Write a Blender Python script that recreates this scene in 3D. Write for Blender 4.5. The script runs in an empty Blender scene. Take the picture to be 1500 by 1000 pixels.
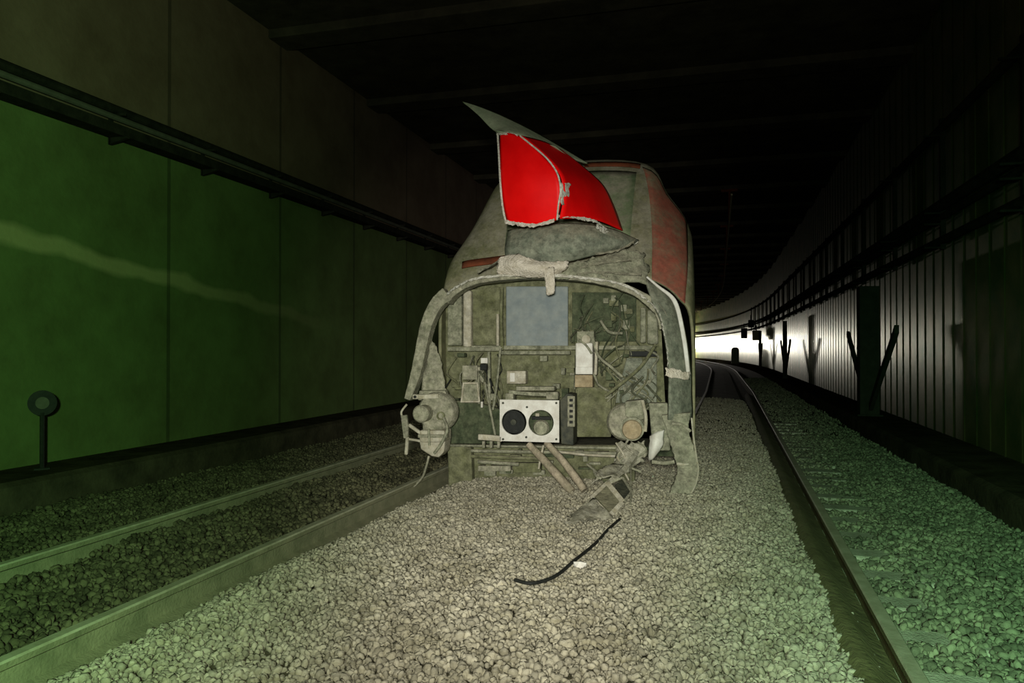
import bpy, bmesh, math, random
import numpy as np
from mathutils import Vector, Matrix, noise
random.seed(7)
rng = np.random.default_rng(7)
C = bpy.context.scene.collection
S = bpy.context.scene

# ------------------------------------------------------------------ camera
F = 1083.0
H = 1.55
YAW = math.atan(302 / F)
PITCH = math.radians(0.55)
fwd = Vector((-math.sin(YAW) * math.cos(PITCH), math.cos(YAW) * math.cos(PITCH), math.sin(PITCH)))
rgt = Vector((math.cos(YAW), math.sin(YAW), 0))
upv = rgt.cross(fwd)
EYE = Vector((0, 0, H))
cd = bpy.data.cameras.new('camera')
cd.sensor_width = 36; cd.lens = F / 1500 * 36; cd.clip_end = 400; cd.clip_start = 0.05
cam = bpy.data.objects.new('camera', cd); C.objects.link(cam)
cam.matrix_world = Matrix.Translation(EYE) @ Matrix((rgt, upv, -fwd)).transposed().to_4x4()
S.camera = cam

# ------------------------------------------------------------------ world, light, exposure
wd = bpy.data.worlds.new('world'); S.world = wd; wd.use_nodes = True
wd.node_tree.nodes['Background'].inputs[0].default_value = (0.5, 0.7, 0.55, 1)
wd.node_tree.nodes['Background'].inputs[1].default_value = 0.0015
S.view_settings.view_transform = 'Standard'
S.view_settings.look = 'None'
S.view_settings.exposure = 0.0
S.view_settings.gamma = 1.0
S.view_settings.use_curve_mapping = False

def lamp(name, kind, loc, power, color, **kw):
    l = bpy.data.lights.new(name, kind); l.energy = power; l.color = color
    for k, v in kw.items():
        setattr(l, k, v)
    o = bpy.data.objects.new(name, l); o.location = loc; C.objects.link(o)
    return o

def aim(o, d):
    o.rotation_euler = Vector(d).to_track_quat('-Z', 'Y').to_euler()

def ray(px, py):
    return (fwd * F + rgt * (px - 750) - upv * (py - 500)) / F

# the hand torch next to the photographer is the pale core; the other spots are added fills
t = lamp('torch_core', 'SPOT', (0.10, -1.2, 1.78), 2300, (0.97, 0.97, 0.90),
         spot_size=math.radians(42), spot_blend=1.0, shadow_soft_size=0.22)
aim(t, ray(812, 560))
t = lamp('floor_fill', 'SPOT', (0.0, -0.3, 1.80), 480, (1.0, 0.98, 0.86),  # fill spot added to brighten the near ballast
         spot_size=math.radians(84), spot_blend=1.0, shadow_soft_size=0.22)
aim(t, ray(830, 1080))
t = lamp('green_fill_left', 'SPOT', (-0.1, -0.6, 1.9), 1250, (0.46, 1.0, 0.42),  # green fill added to tint the left wall and trackbed
         spot_size=math.radians(92), spot_blend=1.0, shadow_soft_size=0.10)
aim(t, ray(-350, 560))
t = lamp('green_fill_right', 'SPOT', (0.2, -0.6, 1.9), 900, (0.36, 1.0, 0.50),  # green fill added to tint the ballast on the right
         spot_size=math.radians(68), spot_blend=1.0, shadow_soft_size=0.10)
aim(t, ray(1640, 860))
t = lamp('ceiling_fill', 'SPOT', (0.0, -0.8, 1.9), 420, (1.0, 1.0, 0.86),  # upward fill added to lift the dark ceiling
         spot_size=math.radians(95), spot_blend=1.0, shadow_soft_size=0.2)
aim(t, ray(700, -500))

# ------------------------------------------------------------------ materials
def srgb(r, g, b):
    f = lambda c: ((c / 255 + 0.055) / 1.055) ** 2.4 if c > 10 else c / 255 / 12.92
    return (f(r), f(g), f(b), 1)

def mat(name, c1, c2=None, scale=6, rough=0.85, bump=0.3, bscale=40, metal=0, spec=0.3, lo=0.35, hi=0.65,
        dust=None, dustamt=0.0, island=0.0, fleck=0.0, fscale=11):
    m = bpy.data.materials.new(name); m.use_nodes = True
    nt = m.node_tree; N = nt.nodes; L = nt.links
    b = N['Principled BSDF']; b.inputs['Roughness'].default_value = rough
    b.inputs['Metallic'].default_value = metal; b.inputs['Specular IOR Level'].default_value = spec
    tc = N.new('ShaderNodeTexCoord')
    n = N.new('ShaderNodeTexNoise'); n.inputs['Scale'].default_value = scale; n.inputs['Detail'].default_value = 8
    n.inputs['Roughness'].default_value = 0.65
    L.new(tc.outputs['Object'], n.inputs['Vector'])
    r = N.new('ShaderNodeValToRGB'); L.new(n.outputs['Fac'], r.inputs[0])
    r.color_ramp.elements[0].position = lo; r.color_ramp.elements[1].position = hi
    r.color_ramp.elements[0].color = c1; r.color_ramp.elements[1].color = c2 or c1
    col = r.outputs[0]
    if dust:
        g = N.new('ShaderNodeNewGeometry'); sx = N.new('ShaderNodeSeparateXYZ'); L.new(g.outputs['Normal'], sx.inputs[0])
        n2 = N.new('ShaderNodeTexNoise'); n2.inputs['Scale'].default_value = 3.1; n2.inputs['Detail'].default_value = 10
        n2.inputs['Roughness'].default_value = 0.75
        L.new(tc.outputs['Object'], n2.inputs['Vector'])
        ma = N.new('ShaderNodeMath'); ma.operation = 'MULTIPLY_ADD'; L.new(sx.outputs['Z'], ma.inputs[0]); ma.inputs[1].default_value = 0.35
        L.new(n2.outputs['Fac'], ma.inputs[2])
        mr = N.new('ShaderNodeMapRange'); L.new(ma.outputs[0], mr.inputs[0])
        mr.inputs[1].default_value = 0.62 - dustamt * 0.5; mr.inputs[2].default_value = 0.82 - dustamt * 0.5
        mx = N.new('ShaderNodeMix'); mx.data_type = 'RGBA'; L.new(mr.outputs[0], mx.inputs[0])
        L.new(col, mx.inputs[6]); mx.inputs[7].default_value = dust; col = mx.outputs[2]
    if fleck:
        n5 = N.new('ShaderNodeTexNoise'); n5.inputs['Scale'].default_value = fscale; n5.inputs['Detail'].default_value = 12
        n5.inputs['Roughness'].default_value = 0.8
        L.new(tc.outputs['Object'], n5.inputs['Vector'])
        mr = N.new('ShaderNodeMapRange'); L.new(n5.outputs['Fac'], mr.inputs[0]); mr.inputs[1].default_value = 0.38; mr.inputs[2].default_value = 0.62
        mr.inputs[3].default_value = 1 - fleck; mr.inputs[4].default_value = 1 + fleck * 0.55
        hs = N.new('ShaderNodeHueSaturation'); L.new(mr.outputs[0], hs.inputs['Value']); L.new(col, hs.inputs['Color']); col = hs.outputs[0]
    if island:
        g = N.new('ShaderNodeNewGeometry')
        mr = N.new('ShaderNodeMapRange'); L.new(g.outputs['Random Per Island'], mr.inputs[0])
        mr.inputs[3].default_value = 1 - island; mr.inputs[4].default_value = 1 + island
        hs = N.new('ShaderNodeHueSaturation'); L.new(mr.outputs[0], hs.inputs['Value']); L.new(col, hs.inputs['Color'])
        col = hs.outputs[0]
    L.new(col, b.inputs['Base Color'])
    if bump:
        n3 = N.new('ShaderNodeTexNoise'); n3.inputs['Scale'].default_value = bscale; n3.inputs['Detail'].default_value = 6
        L.new(tc.outputs['Object'], n3.inputs['Vector'])
        bp = N.new('ShaderNodeBump'); bp.inputs['Strength'].default_value = bump; bp.inputs['Distance'].default_value = 0.02
        L.new(n3.outputs['Fac'], bp.inputs['Height']); L.new(bp.outputs[0], b.inputs['Normal'])
    return m

DUST = srgb(150, 146, 124)
M = {}
M['shell'] = mat('shell_paint', srgb(108, 110, 78), srgb(136, 132, 100), 3, 0.6, 0.15, 30, dust=DUST, dustamt=0.05, fleck=0.3)
M['glass'] = mat('dusty_glass', srgb(100, 116, 84), srgb(124, 134, 100), 5, 0.45, 0.1, 30, dust=DUST, dustamt=0.0, fleck=0.25)
M['red'] = mat('red_paint', srgb(240, 5, 7), srgb(252, 12, 12), 5, 0.5, 0.06, 12, spec=0.2)
M['redfade'] = mat('dusty_red_paint', srgb(160, 88, 70), srgb(140, 94, 74), 7, 0.75, 0.12, 30, dust=srgb(128, 118, 92), dustamt=-0.02, fleck=0.25)
M['panelgrey'] = mat('panel_grey', srgb(142, 156, 124), srgb(160, 168, 138), 6, 0.6, 0.15, 25, fleck=0.2)
M['liner'] = mat('liner_grey', srgb(112, 118, 100), srgb(142, 144, 124), 9, 0.8, 0.3, 30, dust=DUST, dustamt=0.0, fleck=0.5)
M['foam'] = mat('pale_foam', srgb(228, 218, 200), srgb(188, 178, 156), 14, 0.95, 0.9, 50)
M['fibre'] = mat('torn_fibreglass', srgb(236, 233, 218), srgb(180, 174, 154), 30, 0.9, 0.8, 70)
M['rim'] = mat('dusty_rim', srgb(128, 128, 104), srgb(165, 160, 138), 16, 0.85, 0.5, 50, dust=DUST, dustamt=0.1, fleck=0.5)
M['olive'] = mat('olive_grime', srgb(98, 100, 68), srgb(126, 126, 96), 7, 0.9, 0.5, 30, dust=srgb(134, 130, 104), dustamt=0.06, fleck=0.5)
M['dkolive'] = mat('dark_grime', srgb(60, 70, 48), srgb(92, 98, 72), 8, 0.9, 0.6, 30, dust=srgb(112, 110, 86), dustamt=0.02, fleck=0.5)
M['bluegrey'] = mat('bluegrey_sheet', srgb(118, 128, 128), srgb(138, 144, 138), 7, 0.6, 0.15, 20, dust=DUST, dustamt=-0.1, fleck=0.12)
M['pale'] = mat('pale_casting', srgb(196, 190, 170), srgb(160, 152, 126), 12, 0.8, 0.3, 40, fleck=0.3)
M['tan'] = mat('tan_dust', srgb(150, 132, 100), srgb(176, 160, 128), 12, 0.9, 0.3, 40, fleck=0.3)
M['white'] = mat('white_enamel', srgb(224, 222, 210), srgb(196, 190, 176), 10, 0.5, 0.1, 30)
M['pink'] = mat('pinkish_hose', srgb(176, 162, 138), srgb(142, 134, 110), 10, 0.85, 0.3, 50, fleck=0.5)
M['mech'] = mat('dusty_machinery', srgb(120, 122, 98), srgb(160, 158, 134), 18, 0.85, 0.5, 50, dust=DUST, dustamt=0.1, fleck=0.5)
M['steel'] = mat('dark_steel', srgb(44, 48, 40), srgb(78, 78, 62), 14, 0.7, 0.3, 40)
M['black'] = mat('black_rubber', srgb(18, 21, 17), srgb(36, 38, 32), 10, 0.7, 0.2, 40)
M['wire'] = mat('dusty_wire', srgb(96, 98, 76), srgb(60, 62, 48), 20, 0.8, 0.1)
M['foil'] = mat('crumpled_foil', srgb(176, 172, 152), srgb(134, 130, 108), 14, 0.6, 0.5, 40, metal=0.0, fleck=0.5)
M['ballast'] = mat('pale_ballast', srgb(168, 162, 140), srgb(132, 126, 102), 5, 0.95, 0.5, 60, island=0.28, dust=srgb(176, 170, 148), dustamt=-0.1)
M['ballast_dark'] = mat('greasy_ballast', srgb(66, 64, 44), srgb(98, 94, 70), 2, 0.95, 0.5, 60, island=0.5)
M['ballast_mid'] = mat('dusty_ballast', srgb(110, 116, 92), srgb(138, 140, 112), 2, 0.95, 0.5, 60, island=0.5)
M['railtop'] = mat('rail_steel', srgb(150, 148, 122), srgb(178, 176, 150), 8, 0.6, 0.1, 40, metal=0.1)
M['railside'] = mat('rusty_rail', srgb(84, 80, 46), srgb(112, 106, 66), 6, 0.9, 0.3, 60)
M['dustband'] = mat('packed_dust', srgb(92, 90, 54), srgb(118, 114, 76), 3, 0.95, 0.6, 25, fleck=.2)
M['raildusty'] = mat('dusty_rail', srgb(112, 112, 86), srgb(140, 136, 108), 6, 0.9, 0.3, 60)
M['sleeper'] = mat('sleeper_concrete', srgb(196, 198, 172), srgb(160, 162, 138), 9, 0.95, 0.5, 60)
M['tray'] = mat('tray_steel', srgb(34, 34, 28), srgb(52, 50, 42), 6, 0.7, 0.2, spec=0.0)
M['traypipe'] = mat('dusty_pipe', srgb(84, 82, 72), srgb(100, 98, 86), 6, 0.7, 0.2, spec=0.0)
M['ledge'] = mat('sooty_ledge', srgb(58, 54, 44), srgb(84, 78, 62), 3, 0.95, 0.4, 20, spec=0.0)
M['ceil'] = mat('sooty_ceiling', srgb(60, 57, 46), srgb(84, 79, 64), 2, 0.95, 0.4, 8, spec=0.0)
M['rwall'] = mat('grimy_sheet_wall', srgb(80, 112, 52), srgb(150, 142, 96), 1.5, 0.36, 0.05, 6, metal=0.7, spec=0.5)
M['post'] = mat('post_steel', srgb(48, 50, 42), srgb(60, 62, 52), 5, 0.85, 0.1, spec=0.0)
M['conduit'] = mat('pale_conduit', srgb(190, 180, 150), srgb(160, 150, 120), 5, 0.7, 0.1, spec=0.0)
M['rust'] = mat('rust_red', srgb(120, 66, 44), srgb(90, 54, 38), 8, 0.85, 0.2, spec=0.0)

def emis(name, col, st):
    m = bpy.data.materials.new(name); m.use_nodes = True
    b = m.node_tree.nodes['Principled BSDF']
    b.inputs['Emission Color'].default_value = col; b.inputs['Emission Strength'].default_value = st
    return m
M['glow'] = emis('lamp_glass', (1, 0.96, 0.88, 1), 60)

def wall_left_mat():
    m = mat('left_wall_concrete', srgb(104, 84, 66), srgb(124, 104, 84), 1.2, 0.9, 0.3, 15)
    nt = m.node_tree; N = nt.nodes; L = nt.links; b = N['Principled BSDF']
    src = b.inputs['Base Color'].links[0].from_socket
    tc = N.new('ShaderNodeTexCoord'); sp = N.new('ShaderNodeSeparateXYZ'); L.new(tc.outputs['Object'], sp.inputs[0])
    def math_(op, a, bb=None, c=None):
        n = N.new('ShaderNodeMath'); n.operation = op
        for i, v in enumerate((a, bb, c)):
            if v is None: continue
            if hasattr(v, 'node'): L.new(v, n.inputs[i])
            else: n.inputs[i].default_value = v
        return n.outputs[0]
    # green paint up to the cable tray
    low = math_('LESS_THAN', sp.outputs['Z'], 4.15)
    mx = N.new('ShaderNodeMix'); mx.data_type = 'RGBA'; mx.blend_type = 'MULTIPLY'
    L.new(math_('MULTIPLY', low, 0.9), mx.inputs[0]); L.new(src, mx.inputs[6]); mx.inputs[7].default_value = (0.62, 1.35, 0.6, 1)
    # reflected beam of light painted into the wall colour as a pale streak
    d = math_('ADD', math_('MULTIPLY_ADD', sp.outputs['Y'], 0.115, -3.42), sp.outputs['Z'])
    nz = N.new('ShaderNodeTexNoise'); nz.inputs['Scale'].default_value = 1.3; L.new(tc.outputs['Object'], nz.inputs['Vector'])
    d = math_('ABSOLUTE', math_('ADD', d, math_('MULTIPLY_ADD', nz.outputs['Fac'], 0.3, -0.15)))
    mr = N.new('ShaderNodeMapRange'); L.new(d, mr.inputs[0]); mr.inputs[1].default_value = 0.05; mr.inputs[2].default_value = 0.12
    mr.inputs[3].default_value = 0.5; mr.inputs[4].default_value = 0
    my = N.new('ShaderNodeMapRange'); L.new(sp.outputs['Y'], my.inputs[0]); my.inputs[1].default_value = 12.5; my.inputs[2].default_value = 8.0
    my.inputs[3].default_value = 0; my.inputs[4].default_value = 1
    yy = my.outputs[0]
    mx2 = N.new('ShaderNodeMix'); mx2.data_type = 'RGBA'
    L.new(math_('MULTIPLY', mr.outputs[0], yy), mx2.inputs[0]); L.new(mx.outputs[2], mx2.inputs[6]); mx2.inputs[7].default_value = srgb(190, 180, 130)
    # dirty joints between the cast panels
    fr = math_('FRACT', math_('DIVIDE', math_('ADD', sp.outputs['Y'], -6.95 + 26), 2.6))
    j = math_('LESS_THAN', math_('ABSOLUTE', math_('ADD', fr, -0.5)), 0.012)
    mx3 = N.new('ShaderNodeMix'); mx3.data_type = 'RGBA'
    L.new(math_('MULTIPLY', j, 0.5), mx3.inputs[0]); L.new(mx2.outputs[2], mx3.inputs[6]); mx3.inputs[7].default_value = srgb(30, 32, 22)
    L.new(mx3.outputs[2], b.inputs['Base Color'])
    return m
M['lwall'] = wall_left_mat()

# ------------------------------------------------------------------ mesh helpers
def smooth_on(me, ang=None):
    me.polygons.foreach_set('use_smooth', [True] * len(me.polygons))
    if ang: me.set_sharp_from_angle(angle=math.radians(ang))

def link(name, me, m, parent=None):
    o = bpy.data.objects.new(name, me); C.objects.link(o)
    if m: me.materials.append(m)
    if parent: o.parent = parent
    return o

def mesh(name, vs, fs, m, parent=None, smooth=None, bevel=0, solid=0, sub=0):
    me = bpy.data.meshes.new(name); me.from_pydata([tuple(v) for v in vs], [], fs); me.validate()
    bm = bmesh.new(); bm.from_mesh(me); bmesh.ops.recalc_face_normals(bm, faces=bm.faces); bm.to_mesh(me); bm.free()
    o = link(name, me, m, parent)
    if smooth: smooth_on(me, smooth)
    if solid:
        s = o.modifiers.new('solid', 'SOLIDIFY'); s.thickness = solid; s.offset = 0
    if bevel:
        s = o.modifiers.new('bevel', 'BEVEL'); s.width = bevel; s.segments = 2; s.limit_method = 'ANGLE'
    if sub:
        s = o.modifiers.new('sub', 'SUBSURF'); s.levels = sub; s.render_levels = sub
    return o

class MB:
    """collects shapes into one mesh"""
    def __init__(s): s.v = []; s.f = []
    def add(s, vs, fs):
        n = len(s.v); s.v += [tuple(v) for v in vs]; s.f += [tuple(i + n for i in f) for f in fs]; return s
    def box(s, x0, x1, y0, y1, z0, z1):
        return s.add([(x0, y0, z0), (x1, y0, z0), (x1, y1, z0), (x0, y1, z0), (x0, y0, z1), (x1, y0, z1), (x1, y1, z1), (x0, y1, z1)],
                     [(0, 3, 2, 1), (4, 5, 6, 7), (0, 1, 5, 4), (1, 2, 6, 5), (2, 3, 7, 6), (3, 0, 4, 7)])
    def prism(s, pts, off):
        """polygon (3-D points) extruded by a vector"""
        n = len(pts); off = Vector(off)
        vs = [Vector(p) for p in pts]; vs += [v + off for v in vs]
        fs = [tuple(range(n)), tuple(range(2 * n - 1, n - 1, -1))] + [(i, i + n, (i + 1) % n + n, (i + 1) % n) for i in range(n)]
        return s.add(vs, fs)
    def tube(s, pts, r, k=8, smooth=True, closed=False):
        pts = [Vector(p) for p in pts]
        rs = r if isinstance(r, (list, tuple)) else [r] * len(pts)
        if smooth and len(pts) > 2:
            q = []; qr = []
            for i in range(len(pts) - 1):
                p0 = pts[max(i - 1, 0)]; p1 = pts[i]; p2 = pts[i + 1]; p3 = pts[min(i + 2, len(pts) - 1)]
                for j in range(6):
                    u = j / 6
                    q.append(0.5 * ((2 * p1) + (p2 - p0) * u + (2 * p0 - 5 * p1 + 4 * p2 - p3) * u * u + (3 * p1 - p0 - 3 * p2 + p3) * u ** 3))
                    qr.append(rs[i] * (1 - u) + rs[i + 1] * u)
            q.append(pts[-1]); qr.append(rs[-1]); pts, rs = q, qr
        vs = []; fs = []
        ref = None
        for i, p in enumerate(pts):
            tg = (pts[min(i + 1, len(pts) - 1)] - pts[max(i - 1, 0)]).normalized()
            if ref is None: ref = Vector((0, 0, 1)) if abs(tg.z) < 0.9 else Vector((1, 0, 0))
            a = tg.cross(ref).normalized(); b = a.cross(tg).normalized(); ref = b
            for j in range(k):
                t = 2 * math.pi * j / k
                vs.append(p + (a * math.cos(t) + b * math.sin(t)) * rs[i])
        n = len(pts)
        for i in range(n - 1):
            for j in range(k):
                fs.append((i * k + j, i * k + (j + 1) % k, (i + 1) * k + (j + 1) % k, (i + 1) * k + j))
        fs.append(tuple(range(k - 1, -1, -1))); fs.append(tuple((n - 1) * k + j for j in range(k)))
        return s.add(vs, fs)
    def disc(s, c, prof, ax=(0, -1, 0), k=28):
        """lathe: prof = [(radius, offset along axis)]"""
        c = Vector(c); ax = Vector(ax).normalized()
        a = ax.cross(Vector((0, 0, 1)) if abs(ax.z) < 0.9 else Vector((1, 0, 0))).normalized(); b = ax.cross(a)
        vs = []; fs = []
        for (r, h) in prof:
            for j in range(k):
                t = 2 * math.pi * j / k
                vs.append(c + ax * h + (a * math.cos(t) + b * math.sin(t)) * max(r, 1e-4))
        for i in range(len(prof) - 1):
            for j in range(k):
                fs.append((i * k + j, i * k + (j + 1) % k, (i + 1) * k + (j + 1) % k, (i + 1) * k + j))
        if prof[0][0] > 1e-3: fs.append(tuple(range(k - 1, -1, -1)))
        if prof[-1][0] > 1e-3: fs.append(tuple((len(prof) - 1) * k + j for j in range(k)))
        return s.add(vs, fs)
    def build(s, name, m, parent=None, smooth=None, bevel=0, solid=0):
        return mesh(name, s.v, s.f, m, parent, smooth, bevel, solid)

def tag(o, label=None, cat=None, group=None, kind=None):
    for k, v in (('label', label), ('category', cat), ('group', group), ('kind', kind)):
        if v: o[k] = v
    return o
def empty(name, loc=(0, 0, 0), rz=0):
    o = bpy.data.objects.new(name, None); o.empty_display_size = 0.1; o.location = loc; o.rotation_euler = (0, 0, rz); C.objects.link(o); return o
def copy_tree(o, parent=None):
    c = o.copy(); C.objects.link(c); c.parent = parent
    for ch in list(o.children): copy_tree(ch, c)
    return c

# ------------------------------------------------------------------ tunnel frame
def shift(y):                       # the tunnel bends to the left far away
    return -max(0, y - 45) ** 2 / 600
def drift(y):                       # right-hand track swings slightly to the right first
    return 0.013 * min(max(y - 3, 0), 22)
def frange(a, b, s):
    n = int(round((b - a) / s)); return [a + (b - a) * i / n for i in range(n + 1)]
YS = [-5, 0, 3, 5, 7, 9, 12, 16, 20, 25, 30, 35, 40] + frange(45, 150, 3)
def sweep(name, prof, m, ys=YS, closed=True, parent=None, dr=False, smooth=None):
    vs = []; fs = []; n = len(prof)
    for y in ys:
        for (x, z) in prof: vs.append((x + shift(y) + (drift(y) if dr else 0), y, z))
    for i in range(len(ys) - 1):
        for j in range(n if closed else n - 1):
            fs.append((i * n + j, i * n + (j + 1) % n, (i + 1) * n + (j + 1) % n, (i + 1) * n + j))
    if closed: fs += [tuple(range(n)), tuple((len(ys) - 1) * n + j for j in range(n))]
    return mesh(name, vs, fs, m, parent, smooth)

XL, XR, ZC = -7.05, 3.25, 6.75
# ground profile across the tunnel
PX = [-7.3, -6.2, -4.7, -4.42, -4.36, -3.2, -3.08, -2.95, -2.7, -1.5, 0.25, 0.62, 0.74, 1.0, 2.5, 3.5]
PZ = [0.0, 0.0, 0.04, 0.02, 0.07, 0.04, 0.0, 0.0, 0.10, 0.12, 0.12, 0.085, 0.03, 0.01, 0.03, 0.0]
def gz(x): return float(np.interp(x, PX, PZ))
tag(sweep('floor', list(zip(PX, [z - 0.03 for z in PZ])) + [(3.5, -0.5), (-7.3, -0.5)], M['ballast_dark']), kind='structure')
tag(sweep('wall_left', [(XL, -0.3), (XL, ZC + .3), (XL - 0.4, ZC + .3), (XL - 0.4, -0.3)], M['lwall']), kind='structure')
tag(sweep('ceiling', [(XL - 0.3, ZC), (XR + 0.4, ZC), (XR + 0.4, ZC + 0.5), (XL - 0.3, ZC + 0.5)], M['ceil']), kind='structure')
# right wall: ribbed sheet
vs = []; fs = []; k = 0
y = -5.0
while y < 150:
    for (dy, dx) in ((0, 0), (0.41, 0), (0.43, -0.008), (0.48, -0.008)):
        yy = y + dy; x = XR + dx + shift(yy)
        vs += [(x, yy, -0.3), (x, yy, ZC + 0.2), (x + 0.3, yy, ZC + .2), (x + .3, yy, -.3)]
        if k:
            a = (k - 1) * 4; b = k * 4
            fs += [(a, b, b + 1, a + 1), (a + 2, b + 2, b + 3, a + 3), (a + 1, b + 1, b + 2, a + 2), (a, a + 3, b + 3, b)]
        k += 1
    y += 0.5
tag(mesh('wall_right', vs, fs, M['rwall']), kind='structure')
# low ledges along both walls
tag(sweep('trim_1', [(-6.3, -0.3), (-6.3, 0.27), (-6.36, 0.31), (XL - .1, 0.31), (XL - .1, -0.3)], M['ledge']), kind='structure')
tag(sweep('trim_2', [(2.42, -0.3), (2.42, 0.24), (2.48, 0.28), (XR + .1, 0.28), (XR + .1, -0.3)], M['ledge']), kind='structure')
# ceiling beams
i = 3
for y in frange(3.5, 129.5, 3.5):
    x0 = XL + shift(y) - 0.1; x1 = XR + shift(y) + 0.1
    b = MB().box(x0, x1, y, y + 0.55, ZC - 0.14, ZC + 0.1).build('trim_%d' % i, M['ceil'], bevel=0.02)
    tag(b, kind='structure'); i += 1

# ------------------------------------------------------------------ rails
def rail(xc, y0, y1, label, dr=False, side='railside'):
    ys = [y for y in YS if y0 < y < y1]; ys = [y0] + ys + [y1]
    prof = [(-.075, -0.02), (.075, -0.02), (.075, 0.0), (.012, .022), (.010, .115), (.036, .130), (.036, .158), (.028, .168),
            (-.028, .168), (-.036, .158), (-.036, .130), (-.010, .115), (-.012, .022), (-.075, 0.0)]
    r = sweep('rail', [(x + xc, z) for x, z in prof], M[side], ys, dr=dr)
    r.data.materials.append(M['railtop'])
    for p in r.data.polygons:
        if p.normal.z > 0.4 and p.center.z > 0.15: p.material_index = 1
    tag(r, label, 'rail', 'running rails of the two tracks'); return r
rail(-4.45, -4, 149, 'dusty steel rail nearest the left tunnel wall', side='raildusty')
rail(-3.08, -4, 149, 'dusty steel rail between the dark trackbed and the pale ballast left of the train', side='raildusty')
rail(0.805, -4, 149, 'rusty rail with concrete sleeper ends beside it, right of the train', dr=True)
rail(-0.66, 14, 149, 'thin left rail of the far curving track seen beside the train flank', dr=True)

tag(sweep('dust_bank', [(.54, .06), (.60, .125), (.66, .115), (.72, .06), (.785, .034), (.785, 0.0), (.54, 0.0)], M['dustband'], [-4, 3, 5, 7, 9, 12, 16, 20, 25], dr=True, smooth=60),
    'smooth olive bank of packed dust along the left side of the rusty rail', 'dust', kind='stuff')
# sleepers of the right-hand track
def sleeper_bm():
    m = MB(); n = 13
    prof = [(-0.16, -0.14), (-0.12, 0.025), (-0.10, 0.035), (0.10, 0.035), (0.12, 0.025), (0.16, -0.14)]
    xs = [-1.3 + 2.6 * i / (n - 1) for i in range(n)]
    vs = []; fs = []
    for x in xs:
        dip = -0.03 * max(0, 1 - (abs(x) / 0.45) ** 2)
        for (a, b) in prof: vs.append((x, a, b + (dip if b > 0 else 0)))
    for i in range(n - 1):
        for j in range(6): fs.append((i * 6 + j, i * 6 + (j + 1) % 6, (i + 1) * 6 + (j + 1) % 6, (i + 1) * 6 + j))
    fs += [tuple(range(6)), tuple((n - 1) * 6 + j for j in range(6))]
    m.add(vs, fs); return m
sl = None
SLY = [3.25 + 0.56 * i for i in range(24)]
for y in SLY:
    if sl is None:
        sl = sleeper_bm().build('sleeper', M['sleeper'], bevel=0.01); s = sl
    else:
        s = sl.copy(); C.objects.link(s)
    s.location = (0.075 + drift(y), y, -0.012)
    tag(s, 'concrete sleeper end showing in the ballast right of the rusty rail', 'sleeper', 'sleepers under the right-hand track')

# ------------------------------------------------------------------ ballast
phi = (1 + 5 ** .5) / 2
ICO = np.array([(-1, phi, 0), (1, phi, 0), (-1, -phi, 0), (1, -phi, 0), (0, -1, phi), (0, 1, phi), (0, -1, -phi), (0, 1, -phi),
                (phi, 0, -1), (phi, 0, 1), (-phi, 0, -1), (-phi, 0, 1)]) / math.sqrt(1 + phi * phi)
ICF = np.array([(0, 11, 5), (0, 5, 1), (0, 1, 7), (0, 7, 10), (0, 10, 11), (1, 5, 9), (5, 11, 4), (11, 10, 2), (10, 7, 6), (7, 1, 8),
                (3, 9, 4), (3, 4, 2), (3, 2, 6), (3, 6, 8), (3, 8, 9), (4, 9, 5), (2, 4, 11), (6, 2, 10), (8, 6, 7), (9, 8, 1)])
def stones(name, m, xy, r0, r1, lift=0.0):
    n = len(xy)
    r = rng.uniform(r0, r1, (n, 1, 1)) * rng.uniform(0.65, 1.3, (n, 1, 3)) * np.array([1, 1, 0.8])
    v = ICO[None] * (1 + rng.uniform(-0.28, 0.28, (n, 12, 1))) * r
    q = rng.normal(size=(n, 4)); q /= np.linalg.norm(q, axis=1)[:, None]
    w, x, y, z = q.T
    R = np.stack([1 - 2 * (y * y + z * z), 2 * (x * y - z * w), 2 * (x * z + y * w), 2 * (x * y + z * w), 1 - 2 * (x * x + z * z), 2 * (y * z - x * w),
                  2 * (x * z - y * w), 2 * (y * z + x * w), 1 - 2 * (x * x + y * y)], -1).reshape(n, 3, 3)
    v = np.einsum('nij,nkj->nki', R, v)
    zz = np.interp(xy[:, 0], PX, PZ) + rng.uniform(-0.025, 0.012, n) + lift
    zz += 0.022 * np.sin(xy[:, 0] * 2.3 + xy[:, 1] * 1.1) * np.sin(xy[:, 1] * 1.9 - xy[:, 0])
    v[:, :, 0] += xy[:, 0:1]; v[:, :, 1] += xy[:, 1:2]; v[:, :, 2] += zz[:, None]
    me = bpy.data.meshes.new(name)
    V = v.reshape(-1, 3); Fc = (ICF[None] + 12 * np.arange(n)[:, None, None]).reshape(-1)
    nf = len(Fc) // 3
    me.vertices.add(len(V)); me.vertices.foreach_set('co', V.ravel())
    me.loops.add(len(Fc)); me.loops.foreach_set('vertex_index', Fc.astype(np.int32))
    me.polygons.add(nf); me.polygons.foreach_set('loop_start', (np.arange(nf) * 3).astype(np.int32)); me.polygons.foreach_set('loop_total', np.full(nf, 3, np.int32))
    me.update(); me.validate()
    return link(name, me, m)
def scatter(x0, x1, y0, y1, dens, keep=None):
    n = int((x1 - x0) * (y1 - y0) * dens)
    p = np.stack([rng.uniform(x0, x1, n), rng.uniform(y0, y1, n)], 1)
    k = (p[:, 0] > -1.35 * p[:, 1] - 1.0) & (p[:, 0] < 0.5 * p[:, 1] + 1.0)      # nothing far outside the view
    if keep is not None: k &= keep(p)
    return p[k]
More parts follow.
